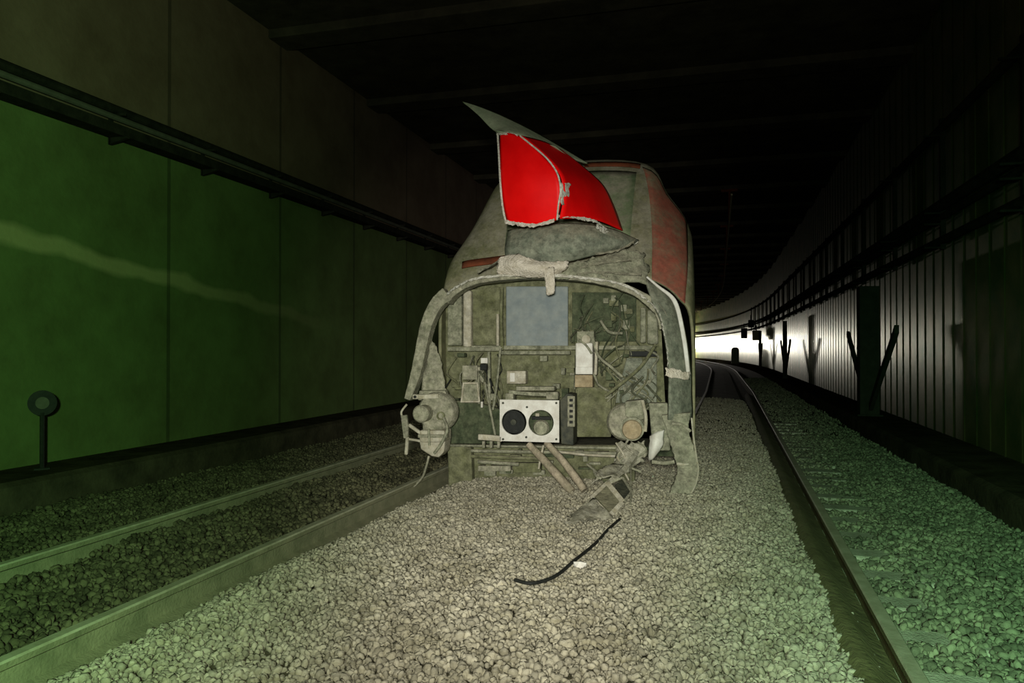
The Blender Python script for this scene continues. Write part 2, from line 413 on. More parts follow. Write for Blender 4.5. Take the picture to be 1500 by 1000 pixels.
tag(stones('ballast', M['ballast'], np.concatenate([scatter(-2.97, 0.72, 2.0, 9.5, 2400), scatter(-2.97, 0.72, 9.5, 13, 1200), scatter(-2.97, 0.72, 13, 22, 400)]), 0.011, 0.028),
    'pale crushed stone ballast heaped in front of the wrecked train', 'ballast', kind='stuff')
def offrail(p): return (abs(p[:, 0] + 4.45) > 0.09)
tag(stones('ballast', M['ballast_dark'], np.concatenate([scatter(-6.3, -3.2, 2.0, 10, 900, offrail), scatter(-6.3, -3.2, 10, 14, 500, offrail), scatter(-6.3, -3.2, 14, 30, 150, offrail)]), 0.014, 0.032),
    'dark greasy ballast along the left track', 'ballast', kind='stuff')
def offsl(p):
    x = p[:, 0] - 0.013 * np.clip(p[:, 1] - 3, 0, 22)
    d = np.abs((p[:, 1] - SLY[0] + 0.28) % 0.56 - 0.28)
    return (x > 0.90) & ~((d < 0.10) & (x < 1.16))
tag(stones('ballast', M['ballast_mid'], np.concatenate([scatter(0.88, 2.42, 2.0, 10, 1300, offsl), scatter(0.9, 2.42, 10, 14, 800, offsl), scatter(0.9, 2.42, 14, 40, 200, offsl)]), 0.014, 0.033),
    'dusty greenish ballast between the rusty rail and the right ledge', 'ballast', kind='stuff')

# ------------------------------------------------------------------ pixel -> place helpers
def Wd(px, py, zc): return EYE + ray(px, py) * zc
def G(px, py, z=0.12):
    r = ray(px, py); return EYE + r * ((z - H) / r.z)
def onX(px, py, X):
    r = ray(px, py); return EYE + r * (X / r.x)

# ------------------------------------------------------------------ left wall: cable tray and brackets
TZ = 4.12
tray = empty('cable_tray', (XL + 0.12, 8, TZ))
tag(tray, 'long dark cable tray with pipes running along the left tunnel wall', 'cable tray')
def runl(name, prof, m):
    o = sweep(name, prof, m); o.parent = tray; o.matrix_parent_inverse = Matrix.Translation(-tray.location); return o
def circ(x, z, r, n=10): return [(x + r * math.cos(2 * math.pi * i / n), z + r * math.sin(2 * math.pi * i / n)) for i in range(n)]
runl('trough', [(XL + .01, TZ - .04), (XL + .24, TZ - .04), (XL + .24, TZ + .08), (XL + .22, TZ + .08), (XL + .22, TZ - .02), (XL + .01, TZ - .02)], M['tray'])
runl('cable', circ(XL + .08, TZ + .03, .035), M['black'])
runl('cable', circ(XL + .15, TZ + .02, .03), M['black'])
runl('pipe', circ(XL + .17, TZ + .17, .036), M['traypipe'])
runl('pipe', circ(XL + .08, TZ + .30, .055), M['tray'])
for i in range(16):
    y = 5.6 + 1.65 * i
    m = MB().box(XL, XL + .03, y - .025, y + .025, TZ - .12, TZ + .38)
    m.prism([(XL + .02, y - .025, TZ - .12), (XL + .02, y - .025, TZ - .04), (XL + .27, y - .025, TZ - .04), (XL + .27, y - .025, TZ - .06)], (0, .05, 0))
    m.box(XL + .02, XL + .22, y - .02, y + .02, TZ + .215, TZ + .245)
    o = m.build('bracket', M['tray']); o.parent = tray; o.matrix_parent_inverse = Matrix.Translation(-tray.location)

# round marker on a post, by the left wall
p = onX(62, 590, -6.7)
sg = empty('round_marker_sign', (p.x, p.y, 0.31)); d = (EYE - p); d.z = 0
sg.rotation_euler = (0, 0, math.atan2(d.x, -d.y))
tag(sg, 'small round black marker sign with pale centre on a short post by the left wall', 'sign')
hz = p.z - 0.31
MB().tube([(0, 0, 0), (0, 0, hz - .10)], .022).build('post', M['black'], sg, 40)
MB().box(-.07, .07, -.05, .05, 0, .015).build('base', M['black'], sg)
MB().disc((0, 0, hz), [(.13, -.012), (.13, .012), (.062, .012), (.062, -.012), (.13, -.012)], k=32).build('ring', M['black'], sg, 40)
MB().disc((0, 0, hz), [(.064, -.006), (.064, .006)], k=24).build('disc', M['traypipe'], sg, 40)

# ------------------------------------------------------------------ right wall: posts, braces, pipes
def brace_post(Y, w, label):
    r = empty('wall_post', (2.75 + shift(Y), Y, 0.28))
    MB().box(-w, w, -w, w, 0, 2.45).build('post', M['post'], r, bevel=.01)
    MB().box(-w - .05, w + .05, -w - .05, w + .05, 0, .03).build('base_plate', M['post'], r)
    for s in (-1, 1):
        MB().prism([(-.02, s * w, .10), (-.02, s * w, .24), (-.02, s * 2.3, 1.65), (-.02, s * 2.3, 1.52)], (.07, 0, 0)).build('brace', M['post'], r)
    tag(r, label, 'post', 'braced steel posts on the right ledge')
brace_post(15.4, .17, 'wide dark steel post with diagonal braces, nearest of the posts on the right wall')
brace_post(33.6, .09, 'braced steel post standing before the brightly lit middle of the right wall')
brace_post(51.5, .09, 'small far steel post below the pipes, closest to the bright lamp')

def pipe_run(z, x, r, label, y1=149):
    o = sweep('wall_pipe', circ(x, z, r), M['tray'], [y for y in YS if y <= y1]); tag(o, label, 'pipe', 'pipes and cables along the right wall'); return o
pipe_run(4.75, XR - .12, .06, 'highest dark pipe on the right tunnel wall')
pipe_run(3.62, XR - .14, .085, 'thick middle pipe on the right tunnel wall')
pipe_run(3.46, XR - .12, .05, 'thin pipe close under the thick pipe on the right wall')
pipe_run(3.12, XR - .12, .06, 'lowest dark pipe on the right tunnel wall')
pb = None
for i in range(20):
    y = 6 + 3.0 * i
    m = MB().box(-.03, 0.04, -.03, .03, 0, 1.9)
    for z in (.13, .47, .63, 1.76): m.box(-.24, .02, -.02, .02, z - .115, z - .09)
    if pb is None: pb = m.build('pipe_bracket', M['tray']); o = pb
    else: o = pb.copy(); C.objects.link(o)
    o.location = (XR - .11 + shift(y), y, 2.99)
    tag(o, 'slim upright bracket holding the pipes on the right wall', 'bracket', 'pipe brackets on the right wall')

# boxes hanging under the pipes near the bend
def hang_box(px, py, Y, w, h, m, label):
    r = ray(px, py); p = EYE + r * (Y / r.y)
    o = empty('junction_box', (p.x, p.y, p.z - h / 2))
    MB().box(-w / 2, w / 2, -.15, .15, 0, h).build('housing', m, o, bevel=.03)
    MB().box(-w / 2 - .02, w / 2 + .02, -.19, -.15, .03, h - .03).build('lid', m, o, bevel=.01)
    MB().tube([(0, 0, h - .01), (0, 0, h + .35)], .04).build('hanger', M['black'], o)
    tag(o, label, 'box')
hang_box(1090, 488, 60, .42, .80, M['black'], 'black box hanging below the pipes in front of the bright light')
hang_box(1100, 474, 56, .34, .55, M['black'], 'small black box up on the pipes near the bend')
hang_box(1108, 491, 54, .5, .70, M['tan'], 'tan box below the pipes at the lit right wall')
# cabinet on the ledge
r = ray(1077, 515); p = EYE + r * (66 / r.y)
cb = empty('ledge_cabinet', (p.x, p.y, 0.28))
m = MB(); n = 12
m.prism([(-.32, -.2, 0), (.32, -.2, 0), (.32, -.2, 1.15)] + [(.32 * math.cos(a), -.2, 1.15 + .25 * math.sin(a)) for a in [math.pi * i / 8 for i in range(1, 8)]] + [(-.32, -.2, 1.15)], (0, .4, 0))
m.build('cabinet_body', M['mech'], cb)
MB().box(-.25, .25, -.23, -.2, .12, 1.1).build('door', M['mech'], cb)
tag(cb, 'grey round-topped cabinet on the right ledge in the glare', 'cabinet')

# overhead conductor and hangers above the far track
o = sweep('overhead_conductor', circ(0.35, 5.55, .025, 8), M['conduit'], [y for y in YS if y >= 20]); tag(o, 'thin pale overhead conductor above the far track', 'cable')
hg = None
for i in range(12):
    y = 24 + 7.0 * i
    if hg is None:
        hg = MB().tube([(0, 0, 0), (0, 0, .9)], .035).box(-.25, .25, -.04, .04, .86, .94).build('conductor_hanger', M['rust']); o = hg
    else: o = hg.copy(); C.objects.link(o)
    o.location = (.35 + shift(y), y, 5.58)
    tag(o, 'rusty hanger between ceiling and overhead conductor', 'hanger', 'hangers of the overhead conductor')

# ------------------------------------------------------------------ far work lamps round the bend
def work_lamp(px, Y, zh, power, label, size):
    r = ray(px, 505); p = EYE + r * (Y / r.y)
    o = empty('work_lamp', (p.x, p.y, gz(0)))
    for a in range(3):
        t = math.radians(90 + 120 * a)
        MB().tube([(0, 0, zh - .5), (.4 * math.cos(t), .4 * math.sin(t), 0.0)], .02).build('leg', M['steel'], o)
    MB().tube([(0, 0, .4), (0, 0, zh)], .03).build('pole', M['steel'], o)
    MB().box(-.3, .3, -.06, .1, zh, zh + .45).build('lamp_head', M['steel'], o, bevel=.02)
    MB().box(-.27, .27, -.075, -.062, zh + .03, zh + .42).build('lamp_glass', M['glow'], o)
    l = lamp('lamp_light', 'SPOT', (0, -.3, zh + .2), power, (1.0, .93, .82), spot_size=math.radians(size), spot_blend=1.0, shadow_soft_size=.5)
    l.parent = o; aim(l, (0.075, -1, -0.002))
    tag(o, label, 'lamp', 'glaring work lamps far down the tunnel')
work_lamp(1012, 84, 1.7, 330, 'glaring work lamp far down the tunnel, close beside the train flank', 20)
work_lamp(1002, 108, 1.9, 8000, 'glaring work lamp far down the tunnel, the one with a tall stand', 175)

# ================================================================== the wrecked train
AL = math.radians(3.5)
T0 = Wd(826, 560, 7.9); T0.z = 0.0
ax_y = Vector((-math.sin(AL), math.cos(AL), 0)); ax_x = Vector((math.cos(AL), math.sin(AL), 0))
train = empty('wrecked_train', T0, AL)
tag(train, 'dust covered derailed train with its nose torn open and red hood panel bent up', 'train')
def L(px, py, dy):                   # point of the plane y = dy (train coordinates) seen at a pixel
    r = ray(px, py); t = ((T0 - EYE).dot(ax_y) + dy) / r.dot(ax_y)
    w = EYE + r * t - T0
    return Vector((w.dot(ax_x), dy, w.z))
def plate(name, pts, dy, th, m, parent=None, bevel=0.0, smooth=None):
    P = [L(p[0], p[1], p[2] if len(p) > 2 else dy) for p in pts]
    return MB().prism(P, (0, th, 0)).build(name, m, parent or train, smooth, bevel)
def pbox(name, x0, y0, x1, y1, dy, th, m, parent=None, bevel=0.006):
    return plate(name, [(x0, y0), (x1, y0), (x1, y1), (x0, y1)], dy, th, m, parent, bevel)
def ptube(name, pts, r, m, parent=None, dy=0, k=8):
    return MB().tube([L(p[0], p[1], p[2] if len(p) > 2 else dy) for p in pts], r, k).build(name, m, parent or train, 50)
def cr(a, b, c, d, u):
    return 0.5 * ((2 * b) + (c - a) * u + (2 * a - 5 * b + 4 * c - d) * u * u + (3 * b - a - 3 * c + d) * u ** 3)
def dens(row, k):
    out = []
    for i in range(len(row) - 1):
        for j in range(k):
            out.append(cr(row[max(i - 1, 0)], row[i], row[i + 1], row[min(i + 2, len(row) - 1)], j / k))
    out.append(row[-1]); return out
def grid(name, rows, m, parent=None, th=0.012, k=4, crump=0.0, cs=6, rag=0.0, smooth=60):
    """rows of pixel+depth points (or Vectors) -> smooth thick sheet"""
    R = [[(p if isinstance(p, Vector) else L(*p)) for p in row] for row in rows]
    R = [dens(r, k) for r in R]; cols = [dens([r[j] for r in R], k) for j in range(len(R[0]))]
    vs = []; nr = len(cols[0]); nc = len(cols)
    for i in range(nr):
        for j in range(nc):
            v = cols[j][i].copy()
            if crump:
                nv = noise.noise_vector(v * cs); v += nv * crump
            if rag and i in (0, nr - 1) or rag and j in (0, nc - 1):
                v += Vector((random.uniform(-rag, rag), random.uniform(-rag, rag), random.uniform(-rag, rag)))
            vs.append(v)
    fs = [(i * nc + j, i * nc + j + 1, (i + 1) * nc + j + 1, (i + 1) * nc + j) for i in range(nr - 1) for j in range(nc - 1)]
    return mesh(name, vs, fs, m, parent or train, smooth, solid=th)

# --- body shell: lofted cross sections (local x, z), nose slopes back to the roof
SECT = [
    (0.22, [(-1.40, .35), (-1.45, 1.2), (-1.44, 2.00), (-1.30, 2.20), (-.85, 2.28), (0, 2.33), (.72, 2.30), (.97, 2.26), (1.20, 2.08), (1.34, 1.75), (1.35, .30)]),
    (0.50, [(-1.41, .35), (-1.45, 1.2), (-1.45, 2.28), (-1.33, 2.62), (-.90, 2.74), (0, 2.80), (.76, 2.77), (1.02, 2.68), (1.26, 2.45), (1.36, 2.05), (1.36, .30)]),
    (0.90, [(-1.41, .35), (-1.45, 1.2), (-1.45, 2.36), (-1.31, 2.88), (-.92, 3.30), (0, 3.40), (.79, 3.34), (1.05, 3.12), (1.29, 2.82), (1.37, 2.35), (1.37, .30)]),
    (1.25, [(-1.41, .35), (-1.45, 1.2), (-1.45, 2.40), (-1.28, 2.97), (-.92, 3.70), (0, 3.82), (.82, 3.75), (1.07, 3.40), (1.31, 3.02), (1.37, 2.50), (1.37, .30)]),
    (1.60, [(-1.42, .35), (-1.45, 1.2), (-1.45, 2.42), (-1.26, 3.00), (-.90, 3.78), (0, 3.94), (.82, 3.84), (1.07, 3.45), (1.31, 3.08), (1.38, 2.52), (1.38, .30)]),
    (3.00, [(-1.42, .35), (-1.45, 1.2), (-1.45, 2.42), (-1.26, 3.00), (-.90, 3.80), (0, 3.98), (.82, 3.86), (1.07, 3.47), (1.31, 3.10), (1.38, 2.54), (1.38, .30)]),
    (13.0, [(-1.42, .35), (-1.45, 1.2), (-1.45, 2.42), (-1.26, 3.00), (-.90, 3.80), (0, 3.98), (.82, 3.86), (1.07, 3.47), (1.31, 3.10), (1.38, 2.54), (1.38, .30)])]
def shell_pt(u, v, off=0.0):
    """u along the section (0..10), v along the sections (0..6)"""
    def sec(i):
        s = SECT[i]; j = min(int(u), 9); f = u - j; P = [Vector((x, s[0], z)) for x, z in s[1]]
        return cr(P[max(j - 1, 0)], P[j], P[j + 1], P[min(j + 2, 10)], f)
    i = min(int(v), 5); f = v - i
    if i >= 4: return sec(i) * (1 - f) + sec(i + 1) * f
    return cr(sec(max(i - 1, 0)), sec(i), sec(i + 1), sec(min(i + 2, 6)) if i < 3 else sec(i + 1), f)
def shell_patch(name, us, vs_, m, off, th, parent=None, fn=None):
    V = []; nu = len(us)
    for v in vs_:
        for u in us:
            uu = u if fn is None else fn(u, v)
            p = shell_pt(uu, v)
            a = shell_pt(min(uu + .05, 10), v) - shell_pt(max(uu - .05, 0), v); b = shell_pt(uu, min(v + .05, 6)) - shell_pt(uu, max(v - .05, 0))
            n = a.cross(b).normalized()
            c = Vector((0, p.y + .8, 1.8))
            if n.dot(p - c) < 0: n = -n
            V.append(p + n * off)
    fs = [(i * nu + j, i * nu + j + 1, (i + 1) * nu + j + 1, (i + 1) * nu + j) for i in range(len(vs_) - 1) for j in range(nu - 1)]
    return mesh(name, V, fs, m, parent or train, 50, solid=th)
shell = shell_patch('body_shell', frange(0, 10, .2), frange(0, 4, .2) + [4.5, 5, 5.5, 6], M['shell'], 0, 0.03)
# far end closed, floor closed
B = [shell_pt(u, 6) for u in frange(0, 10, .5)]
MB().prism(B, (0, -.03, 0)).build('end_wall', M['shell'], train)
MB().box(-1.35, 1.35, .8, 12.9, .32, .42).build('underframe', M['dkolive'], train)
# windshield and its frame
ws = shell_patch('windshield', frange(4.2, 5.85, .15), frange(1.0, 2.6, .2), M['glass'], .022, .012)
shell_patch('roof_vent', frange(5.1, 5.9, .1), [2.78, 2.9, 3.0], M['rust'], .022, .012)
shell_patch('wiper_mount', frange(3.3, 4.3, .1), [.55, .62, .7], M['rust'], .025, .02)
# faded red band running over the right shoulder
shell_patch('red_side_panel', frange(0, 1, .1), frange(0, 2.9, .1), M['redfade'], .015, .006,
            fn=lambda u, v: (6.75 - .28 * v) * (1 - u) + u * (8.35 - .15 * v))
# a bogie mass behind the nose, dark
for s in (-1, 1):
    wh = MB().disc((s * .72, 2.6, .42), [(.40, -.06), (.42, -.02), (.42, .05), (.10, .07), (.10, -.07), (.40, -.06)], ax=(1, 0, 0)).build('wheel', M['steel'], train, 40)
MB().box(-.95, .95, 1.6, 3.6, .30, .42).build('bogie_frame', M['dkolive'], train, bevel=.02)

# --- torn red hood panel
hood = empty('hood_panel'); hood.parent = train
RA = -0.55
grid('red_skin', [[(733, 196, -.30), (745, 195, -.38), (760, 199, -.40)],
                  [(733, 225, -.38), (762, 224, -.48), (794, 228, -.52)],
                  [(734, 265, -.42), (770, 262, -.55), (818, 258, -.60)],
                  [(738, 300, -.40), (775, 300, -.52), (822, 292, -.58)],
                  [(744, 325, -.34), (780, 329, -.45), (816, 322, -.50)]], M['red'], hood, .014, 5)
o = grid('red_skin', [[(763, 199, -.40), (798, 208, -.05), (826, 222, .30)],
                  [(797, 227, -.52), (828, 236, 0.0), (856, 246, .45)],
                  [(821, 257, -.60), (856, 264, .02), (884, 272, .60)],
                  [(825, 290, -.58), (866, 294, 0.0), (900, 304, .62)],
                  [(820, 320, -.50), (872, 322, -.05), (912, 338, .50)]], M['red'], hood, .014, 5)
o['label'] = 'darker red half of the panel bending away to the right'
grid('panel_tip', [[(678, 149, .05), (679, 150, .05), (680, 151, .05)],
                   [(705, 158, -.02), (703, 164, -.06), (701, 169, -.08)],
                   [(740, 172, -.02), (732, 182, -.18), (722, 190, -.22)],
                   [(790, 197, .12), (768, 199, -.25), (740, 195, -.36)],
                   [(862, 240, .62), (838, 232, .34), (814, 214, .05)]], M['panelgrey'], hood, .014, 5)
grid('torn_edge', [[(727, 194, -.24), (735, 193, -.34), (758, 197, -.40)], [(728, 198, -.25), (736, 197, -.36), (758, 200, -.41)]], M['fibre'], hood, .012, 4, .006, 20, .004)
# thin pale seams and white chipped patch at the fold
ptube('seam', [(762, 199, -.42), (796, 227, -.55), (812, 246, -.60), (819, 262, -.63), (821, 280, -.63), (818, 300, -.6), (816, 322, -.54)], .009, M['fibre'], hood, k=6)
ptube('seam', [(729, 196, -.28), (731, 230, -.37), (733, 268, -.44), (736, 300, -.42), (741, 326, -.36)], .011, M['fibre'], hood, k=6)
grid('chipped_patch', [[(822, 268, -.63), (832, 268, -.50), (838, 272, -.36)], [(822, 285, -.63), (832, 283, -.50), (836, 286, -.36)],
                       [(822, 300, -.61), (830, 300, -.48), (838, 298, -.30)]], M['fibre'], hood, .01, 5, .012, 30, .006)
# ragged lower hem
def ragged(name, pts, w, m, parent, amp=0.03, n=5):
    P = dens([L(*p) for p in pts], n * 2); vs = []; k = len(P)
    for i, p in enumerate(P):
        a = random.uniform(.5, 1.3) * w
        vs += [p + Vector((0, -.012, random.uniform(0.2, .6) * w)), p + Vector((random.uniform(-.01, .01), -.03, -a)), p + Vector((0, .03, -a * .6)), p + Vector((0, .02, w * .3))]
    fs = []
    for i in range(k - 1):
        for j in range(4): fs.append((i * 4 + j, i * 4 + (j + 1) % 4, (i + 1) * 4 + (j + 1) % 4, (i + 1) * 4 + j))
    fs += [(0, 1, 2, 3), tuple((k - 1) * 4 + j for j in range(4))]
    return mesh(name, vs, fs, m, parent)
ragged('torn_edge', [(740, 324, -.36), (760, 327, -.42), (785, 329, -.48), (812, 322, -.53)], .028, M['fibre'], hood)
ragged('torn_edge', [(816, 316, -.52), (845, 318, -.3), (872, 324, -.08), (892, 338, .1), (912, 344, .40)], .026, M['fibre'], hood)
ragged('torn_edge', [(874, 330, -.12), (892, 342, .05), (912, 352, .2), (934, 352, .35)], .045, M['fibre'], hood)

# --- nose liner, foam and scraps under the hood
grid('nose_liner', [[(744, 338, .15), (790, 330, .0), (850, 328, .0), (900, 338, .15), (936, 352, .35)],
                    [(742, 352, .05), (790, 346, -.12), (850, 344, -.12), (900, 350, .0), (930, 356, .25)],
                    [(740, 366, .0), (790, 366, -.16), (845, 364, -.16), (890, 362, -.05), (922, 360, .18)],
                    [(742, 380, .0), (790, 388, -.10), (838, 382, -.08), (880, 371, .02), (915, 362, .15)]], M['liner'], None, .02, 4, .012, 4)
grid('foam_chunk', [[(733, 377, -.12), (755, 374, -.18), (790, 384, -.2), (832, 384, -.14)],
                    [(731, 389, -.14), (755, 389, -.24), (790, 393, -.25), (830, 389, -.16)],
                    [(730, 400, -.1), (755, 402, -.16), (790, 405, -.16), (822, 397, -.1)]], M['foam'], None, .05, 5, .02, 14, .01)
grid('foam_flap', [[(796, 392, -.24), (804, 392, -.26), (811, 391, -.24)], [(799, 412, -.27), (806, 412, -.29), (812, 411, -.27)],
                   [(801, 431, -.25), (808, 432, -.26), (812, 428, -.25)]], M['foam'], None, .02, 4, .008, 20, .004)
grid('torn_lining', [[(820, 392, -.06), (870, 378, .0), (920, 366, .12), (946, 372, .2)],
                     [(815, 400, -.1), (868, 394, -.06), (915, 388, .02), (950, 392, .1)],
                     [(812, 408, -.1), (866, 410, -.08), (912, 412, -.04), (948, 416, .02)],
                     ], M['mech'], None, .02, 5, .05, 9, .02)
for pts in ([(872, 372), (905, 366), (930, 353)], [(850, 392), (885, 384), (925, 380)], [(845, 402), (880, 398), (940, 402)], [(700, 398), (720, 388), (735, 380)], [(862, 386), (870, 396), (890, 404)]):
    ragged('lining_scrap', [(x, y, -.10) for x, y in pts], .02, M['rim'], train, n=4)

# --- nose rim (arch) with hanging side skins
def band(name, pts, w, dpt, m, parent=None, bevel=.008, jag=0.0):
    """pts: (px, py, dy); a flat bar of width w (in the front plane) and depth dpt following the points"""
    P = dens([L(*p) for p in pts], 5); vs = []; n = len(P)
    ws = w if isinstance(w, (list, tuple)) else [w] * 2
    for i, p in enumerate(P):
        tg = P[min(i + 1, n - 1)] - P[max(i - 1, 0)]; tg.y = 0; tg.normalize(); nr = Vector((-tg.z, 0, tg.x))
        f = i / (n - 1) * (len(ws) - 1); a = int(min(f, len(ws) - 2)); ww = ws[a] + (ws[a + 1] - ws[a]) * (f - a)
        ww *= 1 + random.uniform(-jag, jag)
        vs += [p + nr * ww / 2, p - nr * ww / 2, p - nr * ww / 2 + Vector((0, dpt, 0)), p + nr * ww / 2 + Vector((0, dpt, 0))]
    fs = [(i * 4 + j, i * 4 + (j + 1) % 4, (i + 1) * 4 + (j + 1) % 4, (i + 1) * 4 + j) for i in range(n - 1) for j in range(4)]
    fs += [(0, 1, 2, 3), tuple((n - 1) * 4 + j for j in range(4))]
    return mesh(name, vs, fs, m, parent or train, 40, bevel)
rim = band('nose_rim', [(652, 440, -.05), (668, 424, -.08), (700, 411, -.1), (750, 405, -.12), (800, 404, -.12), (860, 409, -.12), (905, 418, -.1), (938, 432, -.08), (965, 455, -.06), (975, 480, -.04)],
           [.10, .07, .055, .05, .055, .08, .10, .12], .20, M['rim'], jag=.1)
ragged('rim_edge', [(655, 430, -.12), (672, 418, -.14), (700, 407, -.14), (760, 402, -.16), (820, 403, -.16), (870, 408, -.16), (915, 417, -.14), (945, 436, -.12), (965, 456, -.1)], .02, M['fibre'], rim, n=6)
left = band('side_skin', [(655, 430, -.05), (638, 445, -.10), (624, 475, -.14), (615, 515, -.16), (608, 548, -.18), (596, 585, -.20)],
            [.17, .14, .13, .12, .11, .07], .16, M['rim'], jag=.04)
left['label'] = 'curved strip of nose skin hanging on the left'
grid('side_skin', [[(634, 500, -.05), (638, 505, -.05), (640, 512, -.05)], [(628, 520, -.08), (636, 524, -.08), (645, 528, -.06)], [(622, 545, -.1), (634, 550, -.1), (650, 552, -.06)],
                   [(618, 572, -.1), (634, 576, -.1), (655, 576, -.06)]], M['rim'], None, .02, 4, .015, 8, .008)
# right skin: broad smooth plate, white edge strip
rs = grid('side_skin', [[(945, 410, .02), (962, 420, .08), (982, 434, .2)],
                   [(955, 440, -.08), (975, 445, .02), (995, 455, .2)],
                   [(968, 470, -.1), (985, 475, 0), (1003, 485, .2)],
                   [(976, 510, -.1), (992, 512, 0), (1008, 515, .2)],
                   [(980, 560, -.1), (996, 560, 0), (1012, 560, .2)],
                   [(978, 615, -.12), (994, 615, -.05), (1013, 612, .15)]], M['liner'], None, .03, 4, .008, 6)
rs['label'] = 'broad smooth grey skin plate on the right'
band('edge_strip', [(947, 405, .02), (965, 420, .04), (983, 434, .04), (992, 450, .04), (999, 480, .04), (1004, 510, .04), (1008, 545, .04)], [.02, .03, .045, .045, .045, .04], .03, M['white'], rs)
grid('torn_patch', [[(975, 538, -.14), (990, 541, -.1), (1010, 545, .02)], [(976, 550, -.15), (990, 553, -.11), (1010, 556, .02)]], M['foam'], rs, .01, 5, .015, 20, .01)
ragged('rim_edge', [(966, 458, -.14), (974, 490, -.14), (978, 520, -.14), (978, 548, -.14)], .02, M['fibre'], rs, n=5)
# drooping fender below it
fd = band('bent_fender', [(990, 606, -.10), (994, 636, -.16), (1002, 662, -.24), (1008, 688, -.34), (1004, 708, -.44), (995, 724, -.5), (981, 741, -.58)],
          [.28, .21, .21, .21, .21, .19, .10], .12, M['mech'], jag=.05)
ptube('fender_edge', [(1013, 612, -.12), (1016, 640, -.18), (1020, 668, -.28), (1023, 690, -.36), (1017, 714, -.46), (1004, 732, -.54), (988, 745, -.6)], .009, M['pale'], fd, k=6)
band('fender_seam', [(991, 679, -.31), (1006, 681, -.31), (1021, 681, -.31)], .03, .04, M['pale'], fd)
band('fender_band', [(984, 620, -.16), (998, 622, -.16), (1012, 632, -.16)], .03, .04, M['rim'], fd)

# --- bulkhead behind the rim
bh = plate('bulkhead', [(648, 600), (648, 440), (675, 416), (740, 408), (860, 410), (930, 430), (968, 470), (975, 600)], .42, .05, M['olive'])
pbox('grey_sheet', 741, 419, 832, 509, .26, .03, M['bluegrey'], bh, .012)['label'] = 'blue grey rectangular sheet'
plate('olive_board', [(688, 424), (737, 420), (736, 505), (688, 506)], .34, .03, M['olive'], bh, .008)
pbox('pillar', 655, 432, 676, 506, .25, .12, M['mech'], bh, .02)
pbox('pillar', 678, 425, 690, 508, .22, .10, M['pale'], bh, .02)['label'] = 'paler thin pillar left of the olive board'
pbox('pillar', 938, 450, 946, 502, .22, .10, M['mech'], bh, .015)
pbox('pillar', 948, 454, 964, 504, .25, .12, M['mech'], bh, .02)
ptube('pipe', [(729, 460), (729, 506)], .018, M['pale'], bh, .27)
ptube('pipe', [(735, 423), (734, 470), (736, 512)], .02, M['olive'], bh, .24)
pbox('cross_rail', 690, 506, 960, 512, .24, .06, M['mech'], bh)
pbox('cross_rail', 733, 514, 835, 519, .20, .06, M['mech'], bh)
pbox('cross_rail', 655, 508, 735, 514, .2, .08, M['mech'], bh)
pbox('lower_board', 733, 520, 842, 582, .28, .05, M['olive'], bh)
pbox('dark_recess', 838, 428, 932, 500, .36, .03, M['dkolive'], bh)
pbox('dark_recess', 922, 514, 962, 522, .2, .03, M['black'], bh)
plate('sloped_board', [(918, 524), (962, 524), (962, 590), (900, 590)], .22, .04, M['liner'], bh, .01)

# wires, pipes and small boxes tangled in front of the bulkhead
random.seed(21)
for i in range(26):
    x = random.uniform(838, 935); y = random.uniform(425, 500)
    pts = [(x, y, random.uniform(.16, .34))]
    for j in range(3):
        x += random.uniform(-22, 22); y += random.uniform(6, 34); pts.append((min(max(x, 836), 955), y, random.uniform(.10, .32)))
    ptube('wire', pts, random.uniform(.005, .011), M[random.choice(['wire', 'olive', 'dkolive', 'dkolive', 'mech'])], k=6)
for i in range(22):
    x = random.uniform(650, 735); y = random.uniform(515, 560)
    pts = [(x, y, random.uniform(.1, .3))]
    for j in range(3):
        x += random.uniform(-14, 14); y += random.uniform(8, 28); pts.append((min(max(x, 648), 735), y, random.uniform(.08, .3)))
    ptube('wire', pts, random.uniform(.006, .013), M[random.choice(['wire', 'olive', 'black', 'olive', 'mech'])], k=6)
for i in range(18):
    x = random.uniform(840, 960); y = random.uniform(505, 560)
    pts = [(x, y, random.uniform(.05, .2))]
    for j in range(3):
        x += random.uniform(-25, 25); y += random.uniform(8, 26); pts.append((min(max(x, 842), 970), y, random.uniform(.03, .2)))
    ptube('wire', pts, random.uniform(.006, .014), M[random.choice(['wire', 'mech', 'mech', 'olive'])], k=6)
for i in range(30):
    x = random.choice([random.uniform(655, 730), random.uniform(776, 838), random.uniform(880, 960)]); y = random.uniform(515, 600)
    w = random.uniform(5, 14); h = random.uniform(4, 14)
    pbox('fitting', x, y, x + w, y + h, random.uniform(.08, .2), .1, M[random.choice(['mech', 'rim', 'olive', 'dkolive'])])
for i in range(12):
    x = random.uniform(850, 925); y = random.uniform(430, 490)
    pbox('fitting', x, y, x + random.uniform(5, 14), y + random.uniform(6, 16), random.uniform(.2, .32), .06, M[random.choice(['mech', 'olive', 'dkolive'])])
ptube('cable', [(868, 490, .05), (876, 520, .0), (896, 538, -.02), (912, 552, -.02)], .016, M['mech'])
ptube('cable', [(960, 505, .1), (940, 535, .0), (912, 560, -.02), (886, 580, -.02)], .018, M['olive'])
ptube('cable', [(880, 470, .15), (892, 486, .1), (912, 488, .1)], .016, M['mech'])
ptube('cable', [(710, 560, .1), (716, 590, .05), (722, 620, .0), (726, 640, .0)], .014, M['mech'])
ptube('cable', [(733, 510, .1), (728, 560, .05), (722, 600, .0)], .014, M['mech'])

